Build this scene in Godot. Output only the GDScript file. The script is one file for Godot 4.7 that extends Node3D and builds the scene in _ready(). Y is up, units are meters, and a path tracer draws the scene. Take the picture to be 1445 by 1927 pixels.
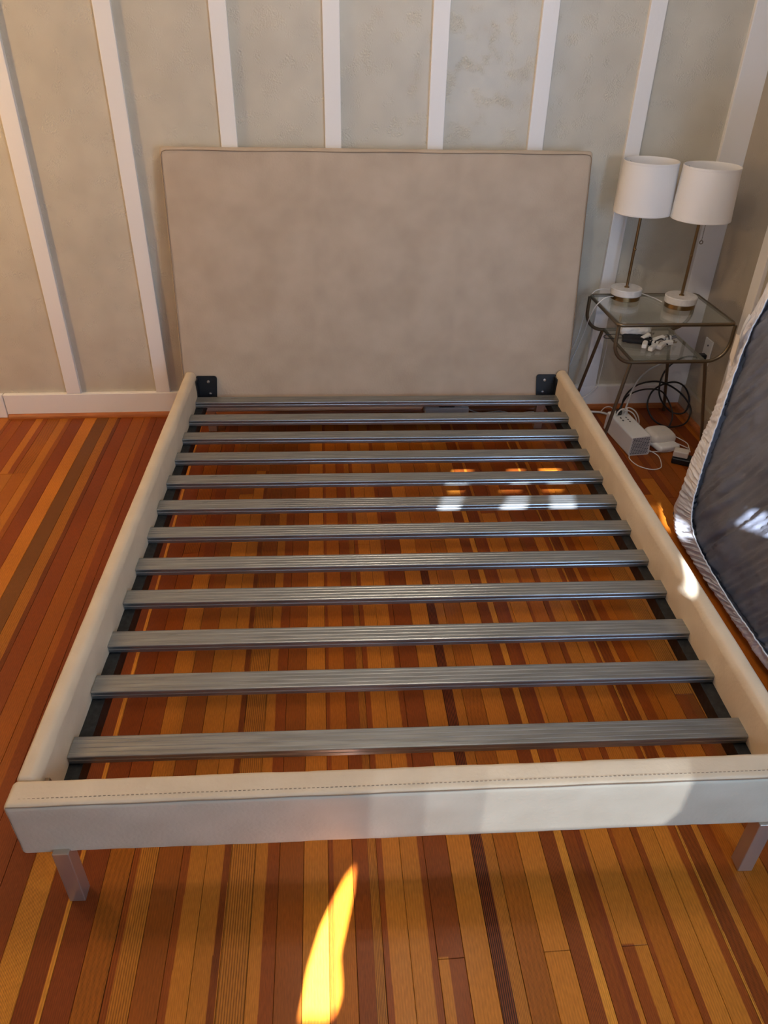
extends Node3D
# A bare bed frame leaning against a board-and-batten wall, a glass side table with two lamps, and a mattress on its side.
# World frame: back wall is z = 0, floor is y = 0, x to the right, z towards the camera.

var M := {}
var taken := {}
var rng := RandomNumberGenerator.new()
var nz := FastNoiseLite.new()
const BX := 0.196      # middle of the bed in the bed's own frame
const BZ := 1.35
const PITCH := 0.0554  # width of a floor strip
const PX0 := -0.0075

# ---------------------------------------------------------------- helpers
func numbered(n: String) -> String:
	var c = taken.get(n, 0)
	taken[n] = c + 1
	return n if c == 0 else "%s_%03d" % [n, c]

func thing(called: String, label: String, category: String, at := Vector3.ZERO, turn := 0.0, group := "") -> Node3D:
	var o := Node3D.new()
	o.name = numbered(called)
	add_child(o, true)
	o.position = at
	o.rotation.y = turn
	tag(o, label, category, group)
	return o

func tag(o: Node, label: String, category := "", group := "") -> void:
	o.set_meta("label", label)
	if category: o.set_meta("category", category)
	if group: o.set_meta("group", group)

func mb() -> SurfaceTool:
	var st := SurfaceTool.new()
	st.begin(Mesh.PRIMITIVE_TRIANGLES)
	return st

func build(st: SurfaceTool, called: String, m: Material, parent: Node = null, gen := false) -> MeshInstance3D:
	if gen: st.generate_normals()
	var o := MeshInstance3D.new()
	o.name = called if parent else numbered(called)
	o.mesh = st.commit()
	o.material_override = m
	(parent if parent else self).add_child(o, true)
	return o

func struct_(st: SurfaceTool, called: String, m: Material, label := "", gen := false) -> MeshInstance3D:
	var o := build(st, called, m, null, gen)
	o.set_meta("kind", "structure")
	if label: o.set_meta("label", label)
	return o

func quad(st: SurfaceTool, a: Vector3, b: Vector3, c: Vector3, d: Vector3, na: Vector3, nb: Vector3, nc: Vector3, nd: Vector3) -> void:
	# a b c d counter-clockwise from outside; Godot wants clockwise
	for q in [[a, na], [c, nc], [b, nb], [a, na], [d, nd], [c, nc]]:
		st.set_normal(q[1])
		st.add_vertex(q[0])

func flatquad(st: SurfaceTool, a: Vector3, b: Vector3, c: Vector3, d: Vector3) -> void:
	var n := (b - a).cross(c - a).normalized()
	if n.length() < 0.5: n = (c - a).cross(d - a).normalized()
	quad(st, a, b, c, d, n, n, n, n)

func axis_list(h: float, r: float, seg: int, div: int) -> Array:
	var l := []
	for i in seg: l.append(-(h - r) - r * tan(PI / 4 * (1.0 - float(i) / seg)))
	for i in div + 1: l.append(lerpf(-(h - r), h - r, float(i) / div))
	for i in range(1, seg + 1): l.append((h - r) + r * tan(PI / 4 * float(i) / seg))
	return l

# a box with rounded edges; fn(point, normal) may push its skin about
func rbox(st: SurfaceTool, size: Vector3, r: float, xf := Transform3D(), seg := 2, div := Vector3i(1, 1, 1), fn = null) -> void:
	var h := size / 2.0
	r = minf(r, minf(h.x, minf(h.y, h.z)) * 0.999)
	var lists := [axis_list(h.x, r, seg, div.x), axis_list(h.y, r, seg, div.y), axis_list(h.z, r, seg, div.z)]
	var inner := h - Vector3(r, r, r)
	for ax in 3:
		for s in [1.0, -1.0]:
			var ua := (ax + 1) % 3
			var va := (ax + 2) % 3
			var ul: Array = lists[ua]
			var vl: Array = lists[va]
			var grid := []
			for u in ul:
				var row := []
				for v in vl:
					var p := Vector3.ZERO
					p[ax] = s * h[ax]
					p[ua] = u
					p[va] = v
					var q := p.clamp(-inner, inner)
					var n := (p - q).normalized()
					var w := q + n * r
					if fn != null: w = fn.call(w, n)
					row.append([xf * w, (xf.basis * n).normalized()])
				grid.append(row)
			for i in ul.size() - 1:
				for j in vl.size() - 1:
					var a = grid[i][j]
					var b = grid[i + 1][j]
					var c = grid[i + 1][j + 1]
					var d = grid[i][j + 1]
					if s > 0: quad(st, a[0], b[0], c[0], d[0], a[1], b[1], c[1], d[1])
					else: quad(st, a[0], d[0], c[0], b[0], a[1], d[1], c[1], b[1])

func box(st: SurfaceTool, lo: Vector3, hi: Vector3, r := 0.002, seg := 1) -> void:
	rbox(st, hi - lo, r, Transform3D(Basis(), (lo + hi) / 2.0), seg)

func spline(pts: Array, per := 6) -> Array:
	var out := []
	for i in pts.size() - 1:
		var p0: Vector3 = pts[maxi(i - 1, 0)]
		var p1: Vector3 = pts[i]
		var p2: Vector3 = pts[i + 1]
		var p3: Vector3 = pts[mini(i + 2, pts.size() - 1)]
		for k in per: out.append(p1.cubic_interpolate(p2, p0, p3, float(k) / per))
	out.append(pts[-1])
	return out

func tube(st: SurfaceTool, pts: Array, r: float, sides := 8, closed := false) -> void:
	var n := pts.size()
	var rings := []
	var up := Vector3.ZERO
	for i in n:
		var a: Vector3 = pts[(i - 1 + n) % n] if closed or i > 0 else pts[i]
		var b: Vector3 = pts[(i + 1) % n] if closed or i < n - 1 else pts[i]
		var t := (b - a).normalized()
		if up == Vector3.ZERO: up = t.cross(Vector3.UP if absf(t.y) < 0.9 else Vector3.RIGHT).normalized()
		up = (up - t * up.dot(t)).normalized()
		var side := t.cross(up)
		var ring := []
		for k in sides:
			var an := TAU * k / sides
			var d := up * cos(an) + side * sin(an)
			ring.append([pts[i] + d * r, d])
		rings.append(ring)
	for i in (n if closed else n - 1):
		var A: Array = rings[i]
		var B: Array = rings[(i + 1) % n]
		for k in sides:
			var k2 := (k + 1) % sides
			quad(st, A[k][0], A[k2][0], B[k2][0], B[k][0], A[k][1], A[k2][1], B[k2][1], B[k][1])
	if not closed:
		for e in [0, n - 1]:
			var R: Array = rings[e]
			var t2: Vector3 = (pts[1] - pts[0]).normalized() * -1.0 if e == 0 else (pts[n - 1] - pts[n - 2]).normalized()
			for k in sides:
				var k2 := (k + 1) % sides
				var tri := [pts[e], R[k2][0], R[k][0]] if e == n - 1 else [pts[e], R[k][0], R[k2][0]]
				for q in tri:
					st.set_normal(t2)
					st.add_vertex(q)

# profile of (radius, height) from the bottom up on the outside
func lathe(st: SurfaceTool, prof: Array, xf := Transform3D(), sides := 40) -> void:
	for i in prof.size() - 1:
		var a: Vector2 = prof[i]
		var b: Vector2 = prof[i + 1]
		var e := (b - a).normalized()
		var n2 := Vector2(e.y, -e.x)
		for k in sides:
			var a0 := TAU * k / sides
			var a1 := TAU * (k + 1) / sides
			var c0 := Vector3(cos(a0), 0, sin(a0))
			var c1 := Vector3(cos(a1), 0, sin(a1))
			var f := func(c: Vector3, p: Vector2) -> Vector3: return xf * (c * p.x + Vector3.UP * p.y)
			var g := func(c: Vector3) -> Vector3: return (xf.basis * (c * n2.x + Vector3.UP * n2.y)).normalized()
			quad(st, f.call(c1, a), f.call(c0, a), f.call(c0, b), f.call(c1, b), g.call(c1), g.call(c0), g.call(c0), g.call(c1))

# a counter-clockwise outline in (z, y), swept along x from x0 to x1 (seen from +x, z runs to the left)
func extrude_x(st: SurfaceTool, poly: PackedVector2Array, x0: float, x1: float, xf := Transform3D()) -> void:
	var n := poly.size()
	for i in n:
		var a := poly[i]
		var b := poly[(i + 1) % n]
		flatquad(st, xf * Vector3(x0, a.y, a.x), xf * Vector3(x1, a.y, a.x), xf * Vector3(x1, b.y, b.x), xf * Vector3(x0, b.y, b.x))
	var tri := Geometry2D.triangulate_polygon(poly)
	for i in range(0, tri.size(), 3):
		var P := [poly[tri[i]], poly[tri[i + 1]], poly[tri[i + 2]]]
		if (P[1] - P[0]).cross(P[2] - P[0]) < 0: P = [P[0], P[2], P[1]]
		for e in [[x0, -1.0, [0, 2, 1]], [x1, 1.0, [0, 1, 2]]]:
			for k in e[2]:
				st.set_normal(xf.basis * Vector3(e[1], 0, 0))
				st.add_vertex(xf * Vector3(e[0], P[k].y, P[k].x))

func mat(c: Color, rough := 0.6, metal := 0.0) -> StandardMaterial3D:
	var m := StandardMaterial3D.new()
	m.albedo_color = c
	m.roughness = rough
	m.metallic = metal
	return m

func hexc(r: int, g: int, b: int) -> Color:
	return Color(r / 255.0, g / 255.0, b / 255.0)

func noise_tex(freq: float, lo: Color, hi: Color, seed_: int, oct := 4, size := 512, kind := FastNoiseLite.TYPE_SIMPLEX_SMOOTH) -> NoiseTexture2D:
	var n := FastNoiseLite.new()
	n.noise_type = kind
	n.frequency = freq
	n.seed = seed_
	n.fractal_octaves = oct
	var t := NoiseTexture2D.new()
	t.width = size
	t.height = size
	t.seamless = true
	t.noise = n
	var g := Gradient.new()
	g.set_color(0, lo)
	g.set_color(1, hi)
	t.color_ramp = g
	return t

func normal_tex(freq: float, strength: float, seed_: int, oct := 3, size := 512) -> NoiseTexture2D:
	var n := FastNoiseLite.new()
	n.frequency = freq
	n.seed = seed_
	n.fractal_octaves = oct
	var t := NoiseTexture2D.new()
	t.width = size
	t.height = size
	t.seamless = true
	t.noise = n
	t.as_normal_map = true
	t.bump_strength = strength
	return t

func triplanar(m: StandardMaterial3D, s: Vector3, world := false) -> void:
	m.uv1_triplanar = true
	m.uv1_world_triplanar = world
	m.uv1_scale = s

# ---------------------------------------------------------------- materials
func materials() -> void:
	# painted plaster with patches of orange-peel left by a roller
	var w := mat(hexc(204, 196, 178), 0.36)
	var hi := FastNoiseLite.new()
	hi.frequency = 0.16
	hi.seed = 3
	hi.fractal_octaves = 2
	var lo := FastNoiseLite.new()
	lo.frequency = 0.012
	lo.seed = 9
	var a := hi.get_seamless_image(512, 512)
	var b := lo.get_seamless_image(512, 512)
	var bytes := PackedByteArray()
	bytes.resize(512 * 512)
	var da := a.get_data()
	var db := b.get_data()
	for i in 512 * 512:
		var k := smoothstep(0.45, 0.85, db[i] / 255.0)
		bytes[i] = clampi(int(128 + (da[i] - 128) * (0.06 + 0.94 * k)), 0, 255)
	var him := Image.create_from_data(512, 512, false, Image.FORMAT_L8, bytes)
	him.convert(Image.FORMAT_RGBA8)
	him.bump_map_to_normal_map(2.2)
	w.normal_enabled = true
	w.normal_texture = ImageTexture.create_from_image(him)
	w.normal_scale = 0.8
	w.albedo_texture = noise_tex(0.006, Color(0.94, 0.94, 0.94), Color(1, 1, 1), 21, 3)
	triplanar(w, Vector3(1.5, 1.5, 1.5), true)
	M.wall = w
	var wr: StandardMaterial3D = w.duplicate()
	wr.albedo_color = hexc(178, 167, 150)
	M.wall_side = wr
	var t := mat(hexc(238, 234, 230), 0.4)
	t.normal_enabled = true
	t.normal_texture = normal_tex(0.05, 2.0, 31)
	t.normal_scale = 0.1
	triplanar(t, Vector3(2, 2, 2), true)
	M.trim = t
	M.ceiling = mat(hexc(236, 232, 226), 0.8)
	# suede
	var s := mat(hexc(210, 192, 165), 0.5)
	s.albedo_texture = noise_tex(0.006, Color(0.93, 0.92, 0.91), Color(1, 1, 1), 5, 3)
	s.normal_enabled = true
	s.normal_texture = normal_tex(0.09, 3.0, 6)
	s.normal_scale = 0.15
	s.rim_enabled = true
	s.rim = 0.35
	s.rim_tint = 0.6
	s.metallic_specular = 0.35
	triplanar(s, Vector3(1.7, 1.7, 1.7))
	M.suede = s
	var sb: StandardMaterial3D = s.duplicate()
	sb.albedo_color = hexc(188, 171, 151)  # same suede as the rails; the headboard's dimmer light put into its colour
	M.suede_shaded = sb
	M.seam = mat(hexc(138, 118, 98), 0.8)
	# galvanised steel, drawn lengthwise
	var g := mat(hexc(172, 174, 172), 0.38, 0.85)
	g.albedo_texture = noise_tex(0.02, Color(0.78, 0.78, 0.78), Color(1, 1, 1), 14, 4)
	g.roughness_texture = noise_tex(0.016, Color(0.7, 0.7, 0.7), Color(1, 1, 1), 15, 4)
	triplanar(g, Vector3(0.35, 6, 6))
	M.steel = g
	var lm := mat(hexc(196, 180, 162), 0.36, 0.75)
	M.leg = lm
	var bl := mat(hexc(52, 54, 54), 0.5, 0.4)
	bl.albedo_texture = noise_tex(0.03, Color(0.45, 0.45, 0.45), Color(1, 1, 1), 18, 5)
	triplanar(bl, Vector3(3, 3, 3))
	M.ledge = bl
	M.black = mat(hexc(18, 19, 22), 0.4)
	M.cable_black = mat(hexc(20, 20, 22), 0.35)
	M.chrome = mat(hexc(205, 205, 208), 0.2, 1.0)
	M.brass = mat(hexc(140, 112, 76), 0.3, 1.0)
	M.bronze = mat(hexc(126, 112, 92), 0.38, 0.9)
	var mar := mat(hexc(226, 222, 218), 0.3)
	mar.albedo_texture = noise_tex(0.02, Color(0.9, 0.9, 0.9), Color(1, 1, 1), 41, 5)
	triplanar(mar, Vector3(4, 4, 4))
	M.marble = mar
	var sh := mat(hexc(240, 236, 232), 0.9)
	sh.normal_enabled = true
	sh.normal_texture = normal_tex(0.3, 2.0, 51)
	sh.normal_scale = 0.12
	sh.backlight_enabled = true
	sh.backlight = Color(0.35, 0.34, 0.32)
	triplanar(sh, Vector3(5, 5, 5))
	M.shade = sh
	var gl := mat(Color(0.80, 0.90, 0.86, 0.07), 0.02)
	gl.transparency = BaseMaterial3D.TRANSPARENCY_ALPHA
	M.glass = gl
	M.white = mat(hexc(232, 231, 228), 0.35)
	M.off = mat(hexc(214, 206, 196), 0.45)
	M.grey_plastic = mat(hexc(196, 196, 196), 0.4)
	M.hole = mat(hexc(70, 76, 88), 0.6)
	M.cable_white = mat(hexc(228, 226, 222), 0.4)
	M.blue = mat(hexc(58, 78, 168), 0.5)
	var sheet := mat(hexc(230, 227, 230), 0.42)
	sheet.rim_enabled = true
	sheet.rim = 0.4
	sheet.rim_tint = 0.3
	M.sheet = sheet
	var und := mat(hexc(112, 114, 124), 0.5)
	und.albedo_texture = noise_tex(0.02, Color(0.88, 0.88, 0.88), Color(1, 1, 1), 61, 4)
	triplanar(und, Vector3(1.2, 1.2, 1.2))
	M.under = und
	M.tag_cloth = mat(hexc(214, 200, 184), 0.7)
	M.tag_white = mat(hexc(235, 236, 240), 0.35)
	var q := mat(hexc(190, 112, 56), 0.35)
	q.albedo_texture = noise_tex(0.02, Color(0.72, 0.66, 0.6), Color(1, 1, 1), 71, 4)
	triplanar(q, Vector3(0.5, 8, 8))
	M.round_wood = q
	M.subfloor = mat(hexc(40, 22, 12), 0.9)
	M.cloth_black = mat(hexc(24, 24, 27), 0.85)
	M.cloth_white = mat(hexc(218, 216, 212), 0.8)
	var bulb := mat(hexc(255, 236, 205), 0.4)
	bulb.emission_enabled = true
	bulb.emission = hexc(255, 214, 160)
	bulb.emission_energy_multiplier = 3.0
	M.bulb = bulb

# ---------------------------------------------------------------- floor
# what a strip of floor looks like across its width: [share of width up to here, tone, line period in mm, line strength]
const TONES := {
	"L": Vector3(186, 110, 34), "Y": Vector3(208, 132, 44), "M": Vector3(148, 76, 22), "O": Vector3(174, 95, 25),
	"D": Vector3(143, 68, 20), "R": Vector3(128, 58, 20), "B": Vector3(122, 72, 30),
}
func front_profile(k: int) -> Array:
	match k:
		-13: return [[1.0, "Y", 3.2, 0.30]]
		-12: return [[0.82, "R", 5.0, 0.10], [1.0, "Y", 6.0, 0.1]]
		-11: return [[1.0, "R", 4.0, 0.12]]
		-10: return [[1.0, "O", 2.4, 0.30]]
		-9: return [[0.26, "D", 5.0, 0.15], [1.0, "L", 5.0, 0.22]]
		-8: return [[1.0, "M", 6.0, 0.05]]
		-7: return [[0.32, "D", 6.0, 0.05], [1.0, "L", 4.0, 0.07]]
		-6: return [[0.70, "L", 4.0, 0.06], [0.97, "D", 2.2, 0.30], [1.0, "L", 5.0, 0.1]]
		-5: return [[1.0, "L", 5.2, 0.26]]
		-4: return [[0.49, "L", 4.0, 0.07], [1.0, "D", 3.0, 0.10]]
		-3: return [[1.0, "M", 2.6, 0.10]]
		-2: return [[1.0, "L", 6.0, 0.05]]
		-1: return [[0.2, "D", 5.0, 0.1], [1.0, "O", 4.0, 0.07]]
		0: return [[0.64, "D", 3.0, 0.12], [1.0, "L", 3.2, 0.36]]
		1: return [[0.25, "D", 4.0, 0.08], [1.0, "L", 6.0, 0.05]]
		2: return [[0.72, "L", 6.0, 0.06], [1.0, "D", 4.0, 0.1]]
		3: return [[0.42, "L", 5.0, 0.05], [1.0, "D", 3.0, 0.10]]
		4: return [[1.0, "L", 7.0, 0.05]]
		5: return [[0.5, "R", 4.2, 0.62], [1.0, "L", 3.2, 0.22]]
		6: return [[1.0, "O", 2.6, 0.22]]
		7: return [[1.0, "L", 6.0, 0.06]]
		8: return [[0.65, "D", 3.4, 0.26], [1.0, "Y", 4.0, 0.1]]
		9: return [[0.55, "D", 2.6, 0.2], [0.8, "R", 5.0, 0.1], [1.0, "L", 4.0, 0.1]]
		10: return [[0.5, "D", 4.0, 0.1], [1.0, "L", 4.0, 0.08]]
		11: return [[0.2, "D", 4.0, 0.1], [1.0, "O", 2.6, 0.14]]
		12: return [[0.3, "D", 3.0, 0.2], [1.0, "L", 5.0, 0.1]]
		13: return [[0.68, "L", 7.0, 0.06], [1.0, "D", 4.0, 0.1]]
		14: return [[0.12, "Y", 4.0, 0.3], [0.72, "D", 2.6, 0.34], [1.0, "L", 4.0, 0.12]]
		15: return [[0.55, "D", 5.0, 0.06], [1.0, "O", 5.0, 0.1]]
		16: return [[1.0, "O", 5.0, 0.08]]
		17: return [[1.0, "M", 5.0, 0.1]]
		18: return [[0.4, "O", 4.0, 0.1], [1.0, "D", 4.0, 0.1]]
		19: return [[1.0, "R", 3.0, 0.12]]
		20: return [[1.0, "M", 5.0, 0.08]]
		21: return [[1.0, "D", 5.0, 0.08]]
		22: return [[1.0, "R", 4.0, 0.1]]
		23: return [[1.0, "M", 6.0, 0.07]]
		24: return [[0.5, "R", 5.0, 0.1], [1.0, "M", 5.0, 0.1]]
		25: return [[1.0, "D", 5.0, 0.1]]
		26: return [[1.0, "M", 4.0, 0.1]]
		27: return [[1.0, "R", 4.0, 0.1]]
		-27: return [[0.4, "D", 5.0, 0.08], [1.0, "M", 5.0, 0.08]]
		-26: return [[1.0, "D", 5.0, 0.08]]
		-25: return [[0.6, "L", 5.0, 0.08], [1.0, "D", 4.0, 0.1]]
		-24: return [[1.0, "O", 2.4, 0.34]]
		-23: return [[0.65, "L", 3.0, 0.16], [1.0, "M", 4.0, 0.1]]
		-22: return [[1.0, "R", 6.0, 0.07]]
		-21: return [[1.0, "L", 7.0, 0.05]]
		-20: return [[1.0, "B", 3.4, 0.2]]
		-19: return [[0.72, "L", 2.6, 0.40], [1.0, "R", 3.2, 0.4]]
		-18: return [[1.0, "R", 6.0, 0.06]]
		-17: return [[1.0, "M", 6.0, 0.06]]
		-16: return [[0.45, "M", 6.0, 0.06], [1.0, "R", 4.0, 0.07]]
		-15: return [[1.0, "R", 5.0, 0.09]]
		-14: return [[1.0, "R", 4.0, 0.1]]
	return random_profile()

func random_profile() -> Array:
	var pick := ["L", "O", "M", "D", "R", "M", "D", "O", "L"]
	var a: String = pick[rng.randi() % pick.size()]
	if rng.randf() < 0.4:
		var b: String = pick[rng.randi() % pick.size()]
		return [[rng.randf_range(0.25, 0.75), a, rng.randf_range(2.6, 5.0), rng.randf_range(0.05, 0.25)], [1.0, b, rng.randf_range(2.6, 5.0), rng.randf_range(0.05, 0.25)]]
	return [[1.0, a, rng.randf_range(2.6, 6.0), rng.randf_range(0.05, 0.25)]]

const ROOM_Z := 3.95
var strips := {}   # k -> array of [z from, z to, profile]
func lay_out_strips() -> void:
	rng.seed = 77
	for k in range(-47, 32):
		var cuts := []
		var p := front_profile(k)
		if k in [3, 7, 10]:
			var rear: Array = {3: [[1.0, "D", 3.0, 0.16]], 7: [[1.0, "L", 6.0, 0.06]], 10: [[1.0, "L", 5.0, 0.06]]}[k]
			cuts = [[0.0, rng.randf_range(0.5, 1.0), random_profile()], [0.0, 2.542, rear], [0.0, ROOM_Z, p]]
		elif k >= -10 and k <= -7:
			var r: Array = {-10: [[1.0, "D", 3.0, 0.14]], -9: [[1.0, "L", 2.6, 0.2]], -8: [[1.0, "M", 5.0, 0.05]], -7: [[1.0, "L", 4.0, 0.08]]}[k]
			cuts = [[0.0, rng.randf_range(0.7, 1.5), random_profile()], [0.0, [2.16, 2.20, 2.14, 2.18][k + 10], r], [0.0, ROOM_Z, p]]
		elif k == -25 or k == -24:
			cuts = [[0.0, 0.54, p], [0.0, 2.2 + 0.3 * (k + 25), [[1.0, "L" if k == -25 else "O", 3.0, 0.2]]], [0.0, ROOM_Z, random_profile()]]
		elif k < -12:
			cuts = [[0.0, rng.randf_range(2.75, 3.4), p], [0.0, ROOM_Z, random_profile()]]
			if k in [-14, -15, -16, -17]: cuts = [[0.0, ROOM_Z, p]]
		elif k > 16:
			cuts = [[0.0, rng.randf_range(0.5, 1.1), p], [0.0, rng.randf_range(1.6, 2.6), random_profile()], [0.0, ROOM_Z, random_profile()]]
		else:
			var z1 := rng.randf_range(0.35, 1.5)
			cuts = [[0.0, z1, random_profile() if rng.randf() < 0.6 else p], [0.0, ROOM_Z, p]]
		var z := 0.0
		for c in cuts:
			c[0] = z
			z = c[1]
		strips[k] = cuts

const TW := 1536
const TH := 1024
func floor_image(x0: float, x1: float) -> Image:
	var bytes := PackedByteArray()
	bytes.resize(TW * TH * 3)
	var wob := FastNoiseLite.new()
	wob.frequency = 1.0
	wob.seed = 5
	wob.fractal_octaves = 2
	var fine := FastNoiseLite.new()
	fine.frequency = 1.0
	fine.seed = 8
	fine.fractal_octaves = 2
	var dx := (x1 - x0) / TW
	var last := -999
	var n1 := PackedFloat32Array()
	var n2 := PackedFloat32Array()
	n1.resize(TH)
	n2.resize(TH)
	for xi in TW:
		var x := x0 + (xi + 0.5) * dx
		var k := floori((x - PX0) / PITCH)
		var f := (x - PX0) / PITCH - k
		if k != last:
			last = k
			for zi in TH:
				var z := (zi + 0.5) / TH * ROOM_Z
				n1[zi] = wob.get_noise_2d(z * 0.9, k * 17.3)
				n2[zi] = wob.get_noise_2d(z * 2.3 + 50.0, k * 11.7)
		if not strips.has(k): continue
		var segs: Array = strips[k]
		for s in segs:
			var za := int(s[0] / ROOM_Z * TH)
			var zb := mini(TH, int(ceil(s[1] / ROOM_Z * TH)))
			var prof: Array = s[2]
			var only := prof.size() == 1
			for zi in range(za, zb):
				var ff := f
				if not only: ff = f + 0.045 * n1[zi]
				var st: Array = prof[0]
				if not only:
					for q in prof:
						st = q
						if ff <= q[0]: break
				var c: Vector3 = TONES[st[1]]
				var ph: float = (f * 55.4 + 4.5 * n1[zi] + 1.3 * n2[zi]) / st[2]
				var g := sin(TAU * ph) * 0.5 + 0.5
				var v: float = 1.0 - 1.35 * st[3] * g * g + 0.10 * fine.get_noise_2d(x * 420.0, zi * 0.16) + 0.06 * n2[zi]
				var at := (zi * TW + xi) * 3
				bytes[at] = clampi(int(c.x * v), 0, 255)
				bytes[at + 1] = clampi(int(c.y * v * (0.97 + 0.03 * v)), 0, 255)
				bytes[at + 2] = clampi(int(c.z * v * (0.92 + 0.08 * v)), 0, 255)
	return Image.create_from_data(TW, TH, false, Image.FORMAT_RGB8, bytes)

func floor_material(im: Image) -> StandardMaterial3D:
	var m := mat(Color.WHITE, 1.0)
	m.albedo_texture = ImageTexture.create_from_image(im)
	m.roughness_texture = M.floor_rough
	m.roughness = 0.55
	m.metallic_specular = 0.28
	m.texture_repeat = true
	return m

func make_floor() -> void:
	lay_out_strips()
	M.floor_rough = noise_tex(0.02, Color(0.55, 0.55, 0.55), Color(0.85, 0.85, 0.85), 81, 5)
	var xa := PX0 - 30 * PITCH
	var xm := PX0
	var xb := PX0 + 32 * PITCH
	var ma := floor_material(floor_image(xa, xm))
	var mbm := floor_material(floor_image(xm, xb))
	var st := mb()
	box(st, Vector3(-2.75, -0.2, -0.15), Vector3(1.87, -0.004, 4.1), 0.001)
	var fl := struct_(st, "floor", M.subfloor, "strip floor of mixed amber and red-brown fir boards running to the wall")
	for k in strips:
		var gx0: float = PX0 + k * PITCH + 0.0004
		var gx1: float = gx0 + PITCH - 0.0008
		if gx1 > 1.725: gx1 = 1.725
		if gx0 > 1.72: continue
		var left: bool = k < 0
		var shift: float = 20 * PITCH if k < -30 else 0.0
		for s in strips[k]:
			var z0: float = s[0] + 0.0005
			var z1: float = s[1] - 0.0005
			var h := rng.randf_range(-0.0003, 0.0002)
			var b := 0.0007
			var g := mb()
			var put := func(p: Vector3, n: Vector3) -> void:
				var u: float = (p.x + shift - xa) / (xm - xa) if left else (p.x - xm) / (xb - xm)
				g.set_uv(Vector2(u, p.z / ROOM_Z))
				g.set_normal(n)
				g.add_vertex(p)
			var top := [Vector3(gx0 + b, h, z0 + b), Vector3(gx1 - b, h, z0 + b), Vector3(gx1 - b, h, z1 - b), Vector3(gx0 + b, h, z1 - b)]
			var mid := [Vector3(gx0, h - b, z0), Vector3(gx1, h - b, z0), Vector3(gx1, h - b, z1), Vector3(gx0, h - b, z1)]
			for i in [0, 1, 2, 0, 2, 3]: put.call(top[i], Vector3.UP)
			var sides := [Vector3(0, 0.7, -0.7), Vector3(0.7, 0.7, 0), Vector3(0, 0.7, 0.7), Vector3(-0.7, 0.7, 0)]
			for i in 4:
				var j := (i + 1) % 4
				for q in [top[i], mid[i], mid[j], top[i], mid[j], top[j]]: put.call(q, sides[i])
				var lo := Vector3(0, -0.006, 0)
				for q in [mid[i], mid[i] + lo, mid[j] + lo, mid[i], mid[j] + lo, mid[j]]: put.call(q, sides[i] - Vector3(0, 0.7, 0))
			build(g, "plank", ma if left else mbm, fl)

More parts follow.
